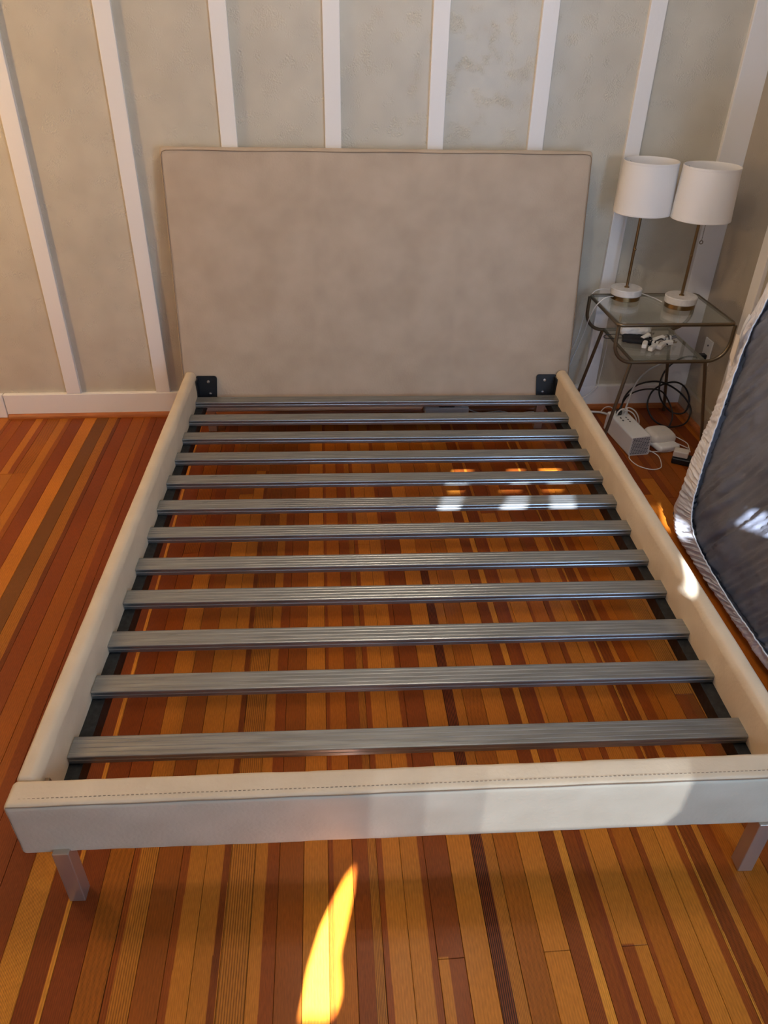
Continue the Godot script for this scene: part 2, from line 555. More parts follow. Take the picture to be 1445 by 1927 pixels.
# ---------------------------------------------------------------- the room
func make_room() -> void:
	var st := mb()
	box(st, Vector3(-2.75, -0.2, -0.15), Vector3(1.87, 2.75, 0.0), 0.001)
	struct_(st, "wall_back", M.wall, "beige painted plaster wall behind the headboard")
	st = mb()
	box(st, Vector3(1.72, -0.2, -0.15), Vector3(1.87, 2.75, 4.1), 0.001)
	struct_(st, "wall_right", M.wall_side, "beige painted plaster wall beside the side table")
	st = mb()
	box(st, Vector3(-2.75, -0.2, -0.15), Vector3(-2.6, 2.75, 4.1), 0.001)
	struct_(st, "wall_left", M.wall)
	st = mb()
	box(st, Vector3(-2.75, 2.6, -0.15), Vector3(1.87, 2.75, 4.1), 0.001)
	struct_(st, "ceiling", M.ceiling)
	# rear wall with its window
	st = mb()
	var panes := [[-0.75, 0.80, 0.10, 2.05], [1.10, 1.66, 0.70, 1.96]]
	box(st, Vector3(-2.75, -0.2, ROOM_Z), Vector3(-0.75, 2.75, 4.1), 0.001)
	box(st, Vector3(0.80, -0.2, ROOM_Z), Vector3(1.10, 2.75, 4.1), 0.001)
	box(st, Vector3(1.66, -0.2, ROOM_Z), Vector3(1.87, 2.75, 4.1), 0.001)
	for w in panes:
		box(st, Vector3(w[0], -0.2, ROOM_Z), Vector3(w[1], w[2], 4.1), 0.001)
		box(st, Vector3(w[0], w[3], ROOM_Z), Vector3(w[1], 2.75, 4.1), 0.001)
	struct_(st, "wall_rear", M.wall)
	for i in 2:
		var w: Array = panes[i]
		st = mb()
		for q in [[w[0], w[0] + 0.04, w[2], w[3]], [w[1] - 0.04, w[1], w[2], w[3]], [w[0] + 0.04, w[1] - 0.04, w[2], w[2] + 0.04], [w[0] + 0.04, w[1] - 0.04, w[3] - 0.04, w[3]]]:
			box(st, Vector3(q[0], q[2], 4.02), Vector3(q[1], q[3], 4.06), 0.004)
		var wn := struct_(st, "window_%d" % (i + 1), M.trim)
		if i == 0:
			# unseen filters added to weaken the sun patches and step the light on the footboard
			for q in [[-0.50, -0.348, 1.0, 1.30, 0.935], [-0.348, -0.227, 1.0, 1.30, 0.906], [-0.227, 0.30, 1.0, 1.30, 0.88], [-0.50, 0.70, 1.38, 1.75, 0.45]]:
				var sm := mat(Color(0.95, 0.95, 0.95, q[4]), 0.9)
				sm.transparency = BaseMaterial3D.TRANSPARENCY_ALPHA
				st = mb()
				box(st, Vector3(q[0], q[2], 4.338), Vector3(q[1], q[3], 4.339), 0.0002)
				build(st, "added_sun_filter", sm, wn)
	# unseen sun blocker added outside, its gaps cut to shape the sun patches
	var cs := CSGBox3D.new()
	cs.name = "added_sun_blocker"
	cs.size = Vector3(5.0, 4.6, 0.02)
	cs.position = Vector3(0, 1.7, 4.36)
	cs.material = mat(hexc(120, 118, 110), 0.9)
	cs.set_meta("kind", "structure")
	add_child(cs, true)
	for poly in SUN_GAPS:
		var pg := CSGPolygon3D.new()
		var pv := PackedVector2Array()
		for q in poly: pv.append(Vector2(q[0], q[1] - 1.7))
		pg.polygon = pv
		pg.depth = 0.2
		pg.position = Vector3(0, 0, 0.1)
		pg.operation = CSGShape3D.OPERATION_SUBTRACTION
		cs.add_child(pg, true)
	# battens
	for i in range(-1, 7):
		var x := -1.235 + 0.4065 * i
		st = mb()
		box(st, Vector3(x, 0.1153, -0.002), Vector3(x + 0.0635, 2.6, 0.02), 0.0025, 2)
		struct_(st, "trim_%d" % (i + 2), M.trim, "white vertical batten on the beige wall")
	st = mb()
	box(st, Vector3(1.609, 0.1153, -0.002), Vector3(1.7215, 2.6, 0.02), 0.0025, 2)
	struct_(st, "trim_9", M.trim, "white corner board where the two walls meet")
	st = mb()
	box(st, Vector3(1.703, 0.1153, 0.356), Vector3(1.722, 2.6, 0.4195), 0.0025, 2)
	struct_(st, "trim_10", M.trim, "white batten on the right wall")
	st = mb()
	box(st, Vector3(-1.522, 0.0, -0.002), Vector3(1.7215, 0.1153, 0.022), 0.003, 2)
	box(st, Vector3(-2.61, 0.0, -0.002), Vector3(-1.526, 0.1153, 0.022), 0.003, 2)
	struct_(st, "baseboard_back", M.trim, "white flat baseboard along the back wall")
	st = mb()
	box(st, Vector3(1.702, 0.0, 0.02), Vector3(1.7215, 0.1153, 3.96), 0.003, 2)
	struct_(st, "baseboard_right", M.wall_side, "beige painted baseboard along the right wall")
	# stained quarter rounds
	st = mb()
	var qr := PackedVector2Array([Vector2(0.02, -0.001), Vector2(0.040, -0.001)])
	for i in range(1, 7): qr.append(Vector2(0.022 + 0.018 * cos(PI / 2 * i / 6), 0.02 * sin(PI / 2 * i / 6)))
	qr.append(Vector2(0.02, 0.02))
	extrude_x(st, qr, -1.518, 1.705)
	struct_(st, "trim_11", M.round_wood, "amber stained quarter-round strip under the baseboard")
	st = mb()
	var q2 := PackedVector2Array()
	for v in qr: q2.append(Vector2(v.x - 0.02, v.y))
	extrude_x(st, q2, 0.0, 3.9, Transform3D(Basis(Vector3(0, 0, 1), Vector3.UP, Vector3(-1, 0, 0)), Vector3(1.703, 0, 0.03)))
	struct_(st, "trim_12", M.round_wood, "dark stained quarter-round strip along the right wall")

const SUN_GAPS := [
	[[-0.51, 0.904], [-0.505, 0.898], [-0.497, 0.87], [-0.497, 0.84], [-0.498, 0.813], [-0.485, 0.794], [-0.477, 0.778], [-0.483, 0.766], [-0.501, 0.763], [-0.552, 0.765], [-0.557, 0.774], [-0.558, 0.788], [-0.561, 0.813], [-0.555, 0.847], [-0.542, 0.871], [-0.526, 0.893]],
	[[-0.457, 1.599], [-0.391, 1.598], [-0.359, 1.682], [-0.449, 1.683]],
	[[-0.251, 1.597], [-0.155, 1.596], [-0.137, 1.679], [-0.208, 1.68]],
	[[-0.065, 1.595], [0.021, 1.594], [0.013, 1.678], [-0.077, 1.679]],
	[[0.297, 1.532], [0.297, 1.484], [0.285, 1.436], [0.301, 1.434], [0.322, 1.465], [0.317, 1.499]],
	[[-0.469, 1.055], [0.165, 1.054], [0.19, 1.102], [0.195, 1.238], [-0.469, 1.24]],
	[[0.401, 1.479], [0.407, 1.541], [0.425, 1.531], [0.443, 1.485], [0.425, 1.455]],
	[[0.524, 1.569], [0.547, 1.641], [0.575, 1.644], [0.586, 1.566], [0.556, 1.569]],
	[[0.364, 1.512], [0.387, 1.546], [0.388, 1.514]],
]

# ---------------------------------------------------------------- light and camera
func make_light() -> void:
	var cam := Camera3D.new()
	cam.name = "camera"
	cam.position = Vector3(-0.0367, 1.6159, 3.2899)
	cam.rotation = Vector3(-0.5919, -0.0868, 0.0209)   # Godot turns y, then x, then z
	cam.fov = rad_to_deg(2.0 * atan(1927.0 / 2.0 / 1406.33))
	cam.near = 0.05
	cam.far = 60.0
	add_child(cam)
	cam.current = true
	var we := WorldEnvironment.new()
	we.name = "world_environment"
	var e := Environment.new()
	var sky := Sky.new()
	var ps := ProceduralSkyMaterial.new()
	ps.sky_top_color = hexc(96, 140, 205)
	ps.sky_horizon_color = hexc(190, 208, 228)
	ps.ground_bottom_color = hexc(84, 84, 74)
	ps.ground_horizon_color = hexc(150, 152, 146)
	sky.sky_material = ps
	e.sky = sky
	e.background_mode = Environment.BG_SKY
	e.background_energy_multiplier = 0.6
	e.tonemap_mode = Environment.TONE_MAPPER_LINEAR
	e.tonemap_exposure = 1.0
	e.sdfgi_enabled = true
	e.ssao_enabled = true
	e.ssil_enabled = true
	we.environment = e
	add_child(we)
	var sun := DirectionalLight3D.new()
	sun.name = "sun"
	sun.look_at_from_position(Vector3.ZERO, Vector3(0.56, -1.0, -2.25))
	sun.light_color = hexc(226, 238, 255)
	sun.light_energy = 52.0
	sun.light_angular_distance = 0.45
	sun.shadow_enabled = true
	add_child(sun)
	for w in [[Vector2(0.50, 1.15), Vector3(1.38, 1.33, 3.93), 3.2], [Vector2(0.5, 0.5), Vector3(-0.12, 1.72, 3.93), 0.85], [Vector2(0.7, 0.30), Vector3(0.30, 0.30, 3.93), 0.4]]:
		var win := AreaLight3D.new()
		win.name = "window_daylight"
		win.area_size = w[0]
		win.position = w[1]
		win.light_color = hexc(162, 203, 250)
		win.light_energy = w[2]
		win.area_range = 12.0
		win.shadow_enabled = true
		add_child(win, true)   # shines along -z, into the room
	for b in [[Vector3(-2.25, 1.45, 0.85), hexc(255, 207, 142), 0.95, 0.04], [Vector3(0.10, 2.30, 1.60), hexc(255, 240, 220), 0.37, 0.035], [Vector3(0.40, 2.30, 1.75), hexc(255, 240, 220), 0.37, 0.035]]:
		var om := OmniLight3D.new()
		om.name = "bulb_light"
		om.position = b[0]
		om.light_color = b[1]
		om.light_energy = b[2]
		om.light_size = b[3]
		om.omni_range = 12.0
		om.omni_attenuation = 2.0
		om.shadow_enabled = true
		add_child(om, true)

func make_lamps_out_of_frame() -> void:
	var t := thing("floor_lamp", "slim floor lamp with a bare warm globe by the left wall", "lamp", Vector3(-2.25, 0, 0.85))
	var st := mb()
	lathe(st, [Vector2(0, 0), Vector2(0.14, 0), Vector2(0.14, 0.015), Vector2(0.012, 0.03), Vector2(0, 0.03)])
	build(st, "base", M.bronze, t)
	st = mb()
	tube(st, [Vector3(0, 0.02, 0), Vector3(0, 1.40, 0)], 0.011, 10)
	build(st, "pole", M.bronze, t)
	st = mb()
	ball(st, Vector3(0, 1.45, 0), 0.055)
	build(st, "bulb", M.bulb, t)
	t = thing("ceiling_light", "two-bulb ceiling light above the bed", "lamp", Vector3(0.25, 2.6, 1.675))
	st = mb()
	lathe(st, [Vector2(0, -0.035), Vector2(0.09, -0.03), Vector2(0.11, 0.0), Vector2(0, 0.0)])
	build(st, "canopy", M.bronze, t)
	for s in [-1.0, 1.0]:
		st = mb()
		tube(st, [Vector3(0, -0.02, 0), Vector3(0.15 * s, -0.2, 0.075 * s), Vector3(0.15 * s, -0.245, 0.075 * s)], 0.008, 8)
		build(st, "arm", M.bronze, t)
		st = mb()
		ball(st, Vector3(0.15 * s, -0.30, 0.075 * s), 0.05)
		build(st, "bulb", M.bulb, t)

func ball(st: SurfaceTool, c: Vector3, r: float, n := 12) -> void:
	var pr := []
	for i in n + 1:
		var a := -PI / 2 + PI * i / n
		pr.append(Vector2(maxf(cos(a), 0.0) * r, sin(a) * r))
	lathe(st, pr, Transform3D(Basis(), c), 20)

# ---------------------------------------------------------------- the bed
func bl(x: float, y: float, z: float) -> Vector3:
	return Vector3(x - BX, y, z - BZ)

const SLAT_Z := [0.372, 0.539, 0.695, 0.857, 1.021, 1.185, 1.344, 1.507, 1.659, 1.830, 1.989, 2.180]

func soft(amp: float, scale: float, off: float) -> Callable:
	return func(p: Vector3, n: Vector3) -> Vector3:
		var v := nz.get_noise_3d(p.x * scale + off, p.y * scale, p.z * scale)
		var v2 := nz.get_noise_3d(p.x * scale * 3.0 + off, p.y * scale * 3.0 + 40.0, p.z * scale * 3.0)
		return p + n * amp * (v + 0.35 * v2)

func make_bed() -> void:
	var turn := -0.0239
	var base := Basis(Vector3.UP, turn) * Vector3(BX, 0, BZ)
	var bed := thing("bed_frame", "queen bed frame upholstered in beige suede with bare steel slats", "bed", base, turn)
	nz.seed = 12
	nz.frequency = 1.0
	# headboard, leaning back on the battens
	var hbn := Node3D.new()
	hbn.name = "headboard"
	hbn.position = bl(BX, 0.125, 0.279)
	hbn.rotation.x = -0.172
	bed.add_child(hbn)
	var L := 1.058
	var st := mb()
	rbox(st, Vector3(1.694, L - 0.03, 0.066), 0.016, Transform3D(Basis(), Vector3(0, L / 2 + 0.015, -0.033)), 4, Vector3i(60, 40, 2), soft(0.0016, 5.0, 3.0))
	build(st, "panel", M.suede_shaded, hbn, true)
	st = mb()
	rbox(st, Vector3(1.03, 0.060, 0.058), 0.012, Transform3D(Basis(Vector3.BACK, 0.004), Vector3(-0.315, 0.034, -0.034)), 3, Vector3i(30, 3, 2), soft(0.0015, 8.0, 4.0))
	build(st, "bottom_lining", M.suede_shaded, hbn, true)
	st = mb()
	var hw := 0.847 - 0.006
	var pp := [Vector3(-hw, 0.0, 0.0), Vector3(-hw, 0.5, 0.0005), Vector3(-hw, L - 0.03, 0.0), Vector3(-hw + 0.006, L - 0.018, 0.0005), Vector3(-hw + 0.02, L - 0.0135, 0.001)]
	for i in 30: pp.append(Vector3(lerpf(-hw + 0.04, hw - 0.04, i / 29.0), L - 0.013 + 0.0012 * sin(i * 0.9), 0.001))
	pp += [Vector3(hw - 0.02, L - 0.0135, 0.001), Vector3(hw - 0.006, L - 0.018, 0.0005), Vector3(hw, L - 0.03, 0.0), Vector3(hw, 0.5, 0.0005), Vector3(hw, 0.0, 0.0)]
	tube(st, pp, 0.0016, 6)
	build(st, "seam", M.seam, hbn)
	# side rails
	for s in [-1.0, 1.0]:
		st = mb()
		var cx: float = BX + s * 0.8045
		rbox(st, Vector3(0.047, 0.150, 2.050), 0.011, Transform3D(Basis(), bl(cx, 0.238, 1.280)), 4, Vector3i(4, 6, 110), func(p: Vector3, n: Vector3) -> Vector3:
			var v := nz.get_noise_3d(p.x * 9.0 + s * 7, p.y * 7.0, p.z * 2.6)
			var v2 := nz.get_noise_3d(p.x * 20.0 + s * 31, p.y * 16.0, p.z * 9.0)
			var inner: float = clampf(-s * p.x / 0.0235, 0.0, 1.0)
			var q := p + n * (0.0032 * v + 0.0016 * v2) * (0.35 + 0.65 * inner)
			# the inner shoulder slumps
			if inner > 0.0 and p.y > 0.0: q.y -= 0.013 * inner * inner * clampf(p.y / 0.075, 0, 1)
			if inner > 0.0: q.x += s * 0.004 * inner * clampf(p.y / 0.075, 0.0, 1.0)
			return q)
		build(st, "side_rail", M.suede, bed, true)
		# steel angle that carries the slats
		st = mb()
		var xi: float = BX + s * 0.750
		var xo: float = BX + s * 0.795
		box(st, bl(minf(xi, xo), 0.189, 0.262), bl(maxf(xi, xo), 0.195, 2.228), 0.001)
		var xl: float = BX + s * 0.754
		box(st, bl(minf(xi, xl), 0.150, 0.262), bl(maxf(xi, xl), 0.192, 2.228), 0.001)
		build(st, "ledge", M.ledge, bed)
		# black corner bracket on the headboard
		st = mb()
		var bw: float = BX + s * 0.744
		var rot := Transform3D(Basis(Vector3.RIGHT, -0.172), bl(bw, 0.238, 0.2655))
		var pl := PackedVector2Array()
		for c in [[0.034, -0.049, -90, 0.006], [0.034, 0.043, 0, 0.012], [-0.034, 0.043, 90, 0.012], [-0.034, -0.049, 180, 0.006]]:
			for i in 5: pl.append(Vector2(c[0] + c[3] * cos(deg_to_rad(c[2] + 22.5 * i)), c[1] + c[3] * sin(deg_to_rad(c[2] + 22.5 * i))))
		extrude_x(st, pl, -0.003, 0.003, rot * Transform3D(Basis(Vector3(0, 0, 1), Vector3.UP, Vector3(-1, 0, 0)), Vector3.ZERO))
		rbox(st, Vector3(0.006, 0.104, 0.045), 0.0028, Transform3D(Basis(Vector3.RIGHT, -0.05), bl(BX + s * 0.7795, 0.236, 0.285)), 2)
		var br := build(st, "bracket", M.black, bed)
		for q in [[-0.010, 0.032], [-0.014, -0.022]]:
			st = mb()
			var prof2 := mb()
			lathe(prof2, [Vector2(0.0075, 0.0), Vector2(0.0075, 0.004), Vector2(0.0062, 0.0075), Vector2(0.0, 0.008)], rot * Transform3D(Basis(Vector3.RIGHT, PI / 2), Vector3(s * q[0], q[1], 0.003)), 12)
			build(prof2, "bolt", M.chrome, br)
		# bronze latch where the rail meets the footboard
		st = mb()
		rbox(st, Vector3(0.010, 0.055, 0.022), 0.002, Transform3D(Basis(Vector3.RIGHT, 0.25), bl(BX + s * 0.7735, 0.262, 2.288)), 1)
		build(st, "latch", M.bronze, bed)
		# legs
		var lx: float = BX + s * 0.744
		st = mb()
		rbox(st, Vector3(0.034, 0.176, 0.035), 0.0022, Transform3D(Basis(), bl(lx, 0.088, 2.3675 if s < 0 else 2.3605)), 2)
		build(st, "leg", M.leg, bed)
		st = mb()
		rbox(st, Vector3(0.038, 0.160, 0.035), 0.0022, Transform3D(Basis(), bl(BX + s * 0.751, 0.080, 0.1945)), 2)
		build(st, "leg", M.leg, bed)
	# footboard
	var roll := Basis(Vector3.BACK, 0.0088)
	var fx := Transform3D(roll, bl(BX, 0.2445, 2.339))
	st = mb()
	rbox(st, Vector3(1.656, 0.158, 0.066), 0.012, fx, 4, Vector3i(90, 10, 4), soft(0.0018, 6.0, 9.0))
	var fb := build(st, "footboard", M.suede, bed, true)
	st = mb()
	var line := []
	for i in 40: line.append(fx * Vector3(lerpf(-0.822, 0.822, i / 39.0), 0.0762, 0.0302 + 0.0006 * sin(i * 1.3)))
	tube(st, line, 0.0014, 6)
	for s in [-1.0, 1.0]: tube(st, [fx * Vector3(0.8225 * s, 0.07, 0.0305), fx * Vector3(0.8225 * s, -0.07, 0.0305)], 0.0012, 6)
	build(st, "seam", M.seam, fb)
	st = mb()
	for i in 176:
		var x := -0.80 + 1.60 * i / 175.0
		rbox(st, Vector3(0.0055, 0.0010, 0.0012), 0.0004, fx * Transform3D(Basis(), Vector3(x, 0.0800 + 0.0004 * sin(x * 9), 0.0135)), 1)
	var stitch := build(st, "stitching", M.seam, fb)
	stitch.set_meta("kind", "stuff")
	# slats
	var w := 0.029
	var pr := PackedVector2Array([Vector2(-w, -0.026), Vector2(w - 0.003, -0.026), Vector2(w - 0.0012, -0.0235), Vector2(w - 0.0012, -0.015), Vector2(w - 0.0022, -0.0130), Vector2(w - 0.0022, -0.0085), Vector2(w, -0.0062), Vector2(w, -0.0028), Vector2(w - 0.0009, -0.0009), Vector2(w - 0.003, 0.0)])
	for gz in [0.0165, 0.004, -0.0085, -0.019]:
		pr.append_array(PackedVector2Array([Vector2(gz + 0.0012, 0.0), Vector2(gz, -0.0006), Vector2(gz - 0.0012, 0.0)]))
	pr.append_array(PackedVector2Array([Vector2(-w + 0.003, 0.0), Vector2(-w + 0.0009, -0.0009), Vector2(-w, -0.003)]))
	var x0 := -0.781
	st = mb()
	extrude_x(st, pr, x0, 0.781)
	var mesh := st.commit()
	for i in 12:
		var o := MeshInstance3D.new()
		o.name = "slat"
		o.mesh = mesh
		o.material_override = M.steel
		o.position = bl(0.1973, 0.2214, SLAT_Z[i] - w)
		bed.add_child(o, true)

# ---------------------------------------------------------------- side table and lamps
func arc(c: Vector3, u: Vector3, v: Vector3, r: float, a0: float, a1: float, n := 7) -> Array:
	var out := []
	for i in n + 1:
		var a := lerpf(a0, a1, float(i) / n)
		out.append(c + u * cos(a) * r + v * sin(a) * r)
	return out

const TC := Vector3(1.365, 0, 0.312)
func make_table() -> void:
	var t := thing("side_table", "slender bronze tube side table with a glass top and glass shelf", "side table", TC)
	var hx := 0.240
	var hz := 0.188
	var r := 0.0074
	var yt := 0.593
	var ys := 0.437
	var st := mb()
	var loop := []
	var cr := 0.022
	for q in [[1, 1, 0.0], [-1, 1, PI / 2], [-1, -1, PI], [1, -1, 3 * PI / 2]]:
		loop += arc(Vector3(q[0] * (hx - cr), yt, q[1] * (hz - cr)), Vector3.RIGHT, Vector3.BACK, cr, q[2], q[2] + PI / 2, 5)
	tube(st, loop, r, 10, true)
	build(st, "top_frame", M.bronze, t)
	for s in [1.0, -1.0]:
		st = mb()
		var u := []
		var rr := 0.082
		u.append(Vector3(-hx, yt - 0.004, s * hz))
		u += arc(Vector3(-hx + rr, ys + rr, s * hz), Vector3.RIGHT, Vector3.UP, rr, PI, 1.5 * PI, 8)
		u += arc(Vector3(hx - rr, ys + rr, s * hz), Vector3.RIGHT, Vector3.UP, rr, 1.5 * PI, 2 * PI, 8)
		u.append(Vector3(hx, yt - 0.004, s * hz))
		tube(st, u, r, 10)
		build(st, "hoop", M.bronze, t)
		st = mb()
		tube(st, [Vector3(s * 0.150, ys, -hz), Vector3(s * 0.150, ys, hz)], r * 0.9, 10)
		build(st, "crossbar", M.bronze, t)
		for q in [-1.0, 1.0]:
			st = mb()
			tube(st, [Vector3(q * 0.158, ys - 0.003, s * (hz - 0.004)), Vector3(q * 0.236 + 0.016, 0.0, s * (hz - 0.004) + (0.0 if s > 0 else -0.06))], r, 10)
			build(st, "leg", M.bronze, t)
	st = mb()
	box(st, Vector3(-hx + 0.008, yt + 0.0005, -hz + 0.008), Vector3(hx - 0.008, yt + 0.0065, hz - 0.008), 0.001)
	build(st, "glass_top", M.glass, t)
	st = mb()
	box(st, Vector3(-0.150, ys + 0.0062, -hz + 0.004), Vector3(0.150, ys + 0.0112, hz - 0.004), 0.001)
	build(st, "glass_shelf", M.glass, t)

func make_lamp(at: Vector3, label: String, chain: bool, cords: Array) -> void:
	var t := thing("table_lamp", label, "table lamp", at)
	var st := mb()
	lathe(st, [Vector2(0, 0), Vector2(0.0605, 0), Vector2(0.062, 0.001), Vector2(0.062, 0.0185), Vector2(0.0, 0.0185)], Transform3D(), 48)
	build(st, "brass_ring", M.brass, t)
	st = mb()
	lathe(st, [Vector2(0, 0.0185), Vector2(0.063, 0.0185), Vector2(0.0655, 0.021), Vector2(0.0655, 0.044), Vector2(0.063, 0.0468), Vector2(0.0, 0.0468)], Transform3D(), 48)
	build(st, "marble_base", M.marble, t)
	st = mb()
	lathe(st, [Vector2(0, 0.0468), Vector2(0.011, 0.0468), Vector2(0.010, 0.050), Vector2(0.0058, 0.052), Vector2(0.0058, 0.2), Vector2(0.0066, 0.203), Vector2(0.0066, 0.209), Vector2(0.0058, 0.212), Vector2(0.0058, 0.42), Vector2(0.011, 0.425), Vector2(0.011, 0.47), Vector2(0, 0.47)], Transform3D(), 16)
	var pole := build(st, "pole", M.brass, t)
	if not chain:
		st = mb()
		ball(st, Vector3(0, 0.206, 0.008), 0.006, 8)
		build(st, "knob", M.brass, pole)
	st = mb()
	var y0 := 0.352
	var y1 := 0.545
	lathe(st, [Vector2(0.1125, y0 + 0.001), Vector2(0.114, y0), Vector2(0.1150, y0 + 0.0015), Vector2(0.1150, y0 + 0.007), Vector2(0.1143, y0 + 0.0085), Vector2(0.1063, y1 - 0.0085), Vector2(0.1070, y1 - 0.007), Vector2(0.1070, y1 - 0.001), Vector2(0.1055, y1), Vector2(0.1040, y1 - 0.001), Vector2(0.1040, y1 - 0.008), Vector2(0.1120, y0 + 0.009), Vector2(0.1125, y0 + 0.001)], Transform3D(), 72)
	var shade := build(st, "shade", M.shade, t)
	st = mb()
	for k in 3: tube(st, [Vector3(0, 0.465, 0), Vector3(cos(k * TAU / 3), 0, sin(k * TAU / 3)) * 0.104 + Vector3(0, 0.53, 0)], 0.0012, 6)
	build(st, "spider", M.chrome, shade)
	if chain:
		st = mb()
		for i in 34: ball(st, Vector3(0.022, 0.42 - i * 0.0044, 0.012), 0.0017, 5)
		var ring := arc(Vector3(0.022, 0.264, 0.012), Vector3.RIGHT, Vector3.UP, 0.0065, 0, TAU * 15.0 / 16.0, 15)
		tube(st, ring, 0.0018, 6, true)
		build(st, "pull_chain", M.bronze, t)
	for c in cords:
		st = mb()
		var pts := []
		for q in v3(c): pts.append(q - at)
		tube(st, spline(pts, 8), 0.0023, 8)
		build(st, "cord", M.cable_white, t)

func wire(called: String, label: String, category: String, pts: Array, r: float, m: Material, group := "") -> void:
	var st := mb()
	tube(st, spline(pts, 8), r, 8)
	tag(build(st, called, m), label, category, group)

func v3(a: Array) -> Array:
	var out := []
	for q in a: out.append(Vector3(q[0], q[1], q[2]))
	return out

func make_clutter() -> void:
	var ysh := 0.4485
	# --- on the shelf
	var st := mb()
	rbox(st, Vector3(0.120, 0.018, 0.080), 0.008, Transform3D(Basis(Vector3.UP, -0.35), Vector3(1.298, ysh + 0.0105, 0.300)), 3, Vector3i(14, 2, 12), soft(0.004, 30.0, 2.0))
	tag(build(st, "pouch", M.cloth_black, null, true), "crumpled black cloth pouch lying on the glass shelf", "pouch")
	st = mb()
	rbox(st, Vector3(0.125, 0.040, 0.060), 0.018, Transform3D(Basis(Vector3.UP, -0.2), Vector3(1.312, ysh + 0.028, 0.235)), 3, Vector3i(16, 3, 10), soft(0.010, 22.0, 8.0))
	var cl := build(st, "cloth_bundle", M.cloth_white, null, true)
	tag(cl, "folded white cloth bundle with a blue tag behind the black pouch", "cloth")
	st = mb()
	rbox(st, Vector3(0.026, 0.010, 0.002), 0.0008, Transform3D(Basis(Vector3.RIGHT, -0.4), Vector3(1.330, ysh + 0.052, 0.235)), 1)
	var bt := build(st, "tag", M.blue, cl)
	bt.set_meta("label", "small blue tag")
	st = mb()
	rbox(st, Vector3(0.024, 0.042, 0.018), 0.003, Transform3D(Basis(Vector3.UP, 0.1), Vector3(1.385, ysh + 0.022, 0.20)), 2)
	tag(build(st, "charger_block", M.off), "upright pale charger block at the rear of the glass shelf", "charger")
	var spots := [[1.338, 0.300, 0.5, "white plug nearest the black pouch, leaning on it"], [1.312, 0.360, 1.1, "white plug at the left front of the shelf pile"], [1.352, 0.345, -0.6, "white plug with chrome prongs in the middle of the pile"], [1.385, 0.318, 0.15, "long white plug lying behind the middle of the pile"], [1.418, 0.345, 0.3, "white plug at the right end of the shelf pile"], [1.375, 0.378, 0.9, "white plug at the front of the shelf pile"], [1.425, 0.310, -0.2, "white plug with black bands at the right rear of the pile"], [1.334, 0.395, 0.8, "white plug closest to the front rail of the shelf"]]
	for i in spots.size():
		var q: Array = spots[i]
		var t := thing("plug", q[3], "plug", Vector3(q[0], ysh + (0.0 if i != 0 else 0.004), q[1]), q[2], "white plugs piled on the glass shelf")
		st = mb()
		t.scale = Vector3(1.35, 1.35, 1.35)
		t.rotation.z = 0.0 if i % 3 else 0.25
		if i % 3 == 0: t.position.y += 0.006
		var ln := 0.034 if i % 2 == 0 else 0.046
		rbox(st, Vector3(ln, 0.014, 0.016), 0.004, Transform3D(Basis(), Vector3(0, 0.0075, 0)), 2)
		build(st, "body", M.white, t)
		st = mb()
		for s in [-1.0, 1.0]: rbox(st, Vector3(0.016, 0.0062, 0.0016), 0.0006, Transform3D(Basis(), Vector3(ln / 2 + 0.007, 0.0075, s * 0.005)), 1)
		build(st, "prongs", M.chrome, t)
		st = mb()
		if i in [2, 6]:
			rbox(st, Vector3(0.006, 0.0155, 0.0175), 0.003, Transform3D(Basis(), Vector3(-0.004, 0.0078, 0)), 1)
			rbox(st, Vector3(0.006, 0.0155, 0.0175), 0.003, Transform3D(Basis(), Vector3(0.008, 0.0078, 0)), 1)
			build(st, "band", M.black, t)
	wire("black_lead", "thin black lead snaking between the white plugs on the glass shelf", "cable", v3([[1.34, ysh + 0.012, 0.29], [1.352, ysh + 0.022, 0.312], [1.348, ysh + 0.024, 0.335], [1.33, ysh + 0.022, 0.345], [1.322, ysh + 0.008, 0.33], [1.345, ysh + 0.004, 0.36], [1.37, ysh + 0.02, 0.345], [1.395, ysh + 0.022, 0.335], [1.41, ysh + 0.008, 0.365]]), 0.0028, M.cable_black)
	wire("black_lead", "thin black lead looping off the left edge of the glass shelf", "cable", v3([[1.27, ysh + 0.012, 0.285], [1.235, ysh + 0.020, 0.270], [1.205, ysh + 0.016, 0.255], [1.175, ysh + 0.010, 0.250], [1.172, ysh + 0.002, 0.262], [1.20, ysh + 0.006, 0.278], [1.24, ysh + 0.014, 0.292]]), 0.0018, M.cable_black)
	# --- outlet on the right wall
	var ot := thing("wall_outlet", "white wall outlet with a black plug on the right wall", "outlet", Vector3(1.7195, 0.332, 0.140))
	st = mb()
	rbox(st, Vector3(0.006, 0.118, 0.074), 0.0025, Transform3D(Basis(), Vector3(-0.003, 0, 0)), 2)
	build(st, "plate", M.white, ot)
	st = mb()
	rbox(st, Vector3(0.03, 0.026, 0.03), 0.005, Transform3D(Basis(), Vector3(-0.021, -0.022, 0.004)), 2)
	rbox(st, Vector3(0.02, 0.014, 0.014), 0.005, Transform3D(Basis(), Vector3(-0.042, -0.024, 0.004)), 2)
	build(st, "black_plug", M.black, ot)
	st = mb()
	lathe(st, [Vector2(0.0045, 0), Vector2(0.004, 0.0015), Vector2(0, 0.002)], Transform3D(Basis(Vector3.BACK, PI / 2), Vector3(-0.006, 0.03, 0)), 10)
	build(st, "screw", M.hole, ot)
	# --- power tower lying on the floor
	var tw := thing("power_tower", "white power strip tower lying on the floor under the side table", "power strip", Vector3(1.314, 0, 0.372), 0.10)
	st = mb()
	var out := PackedVector2Array()
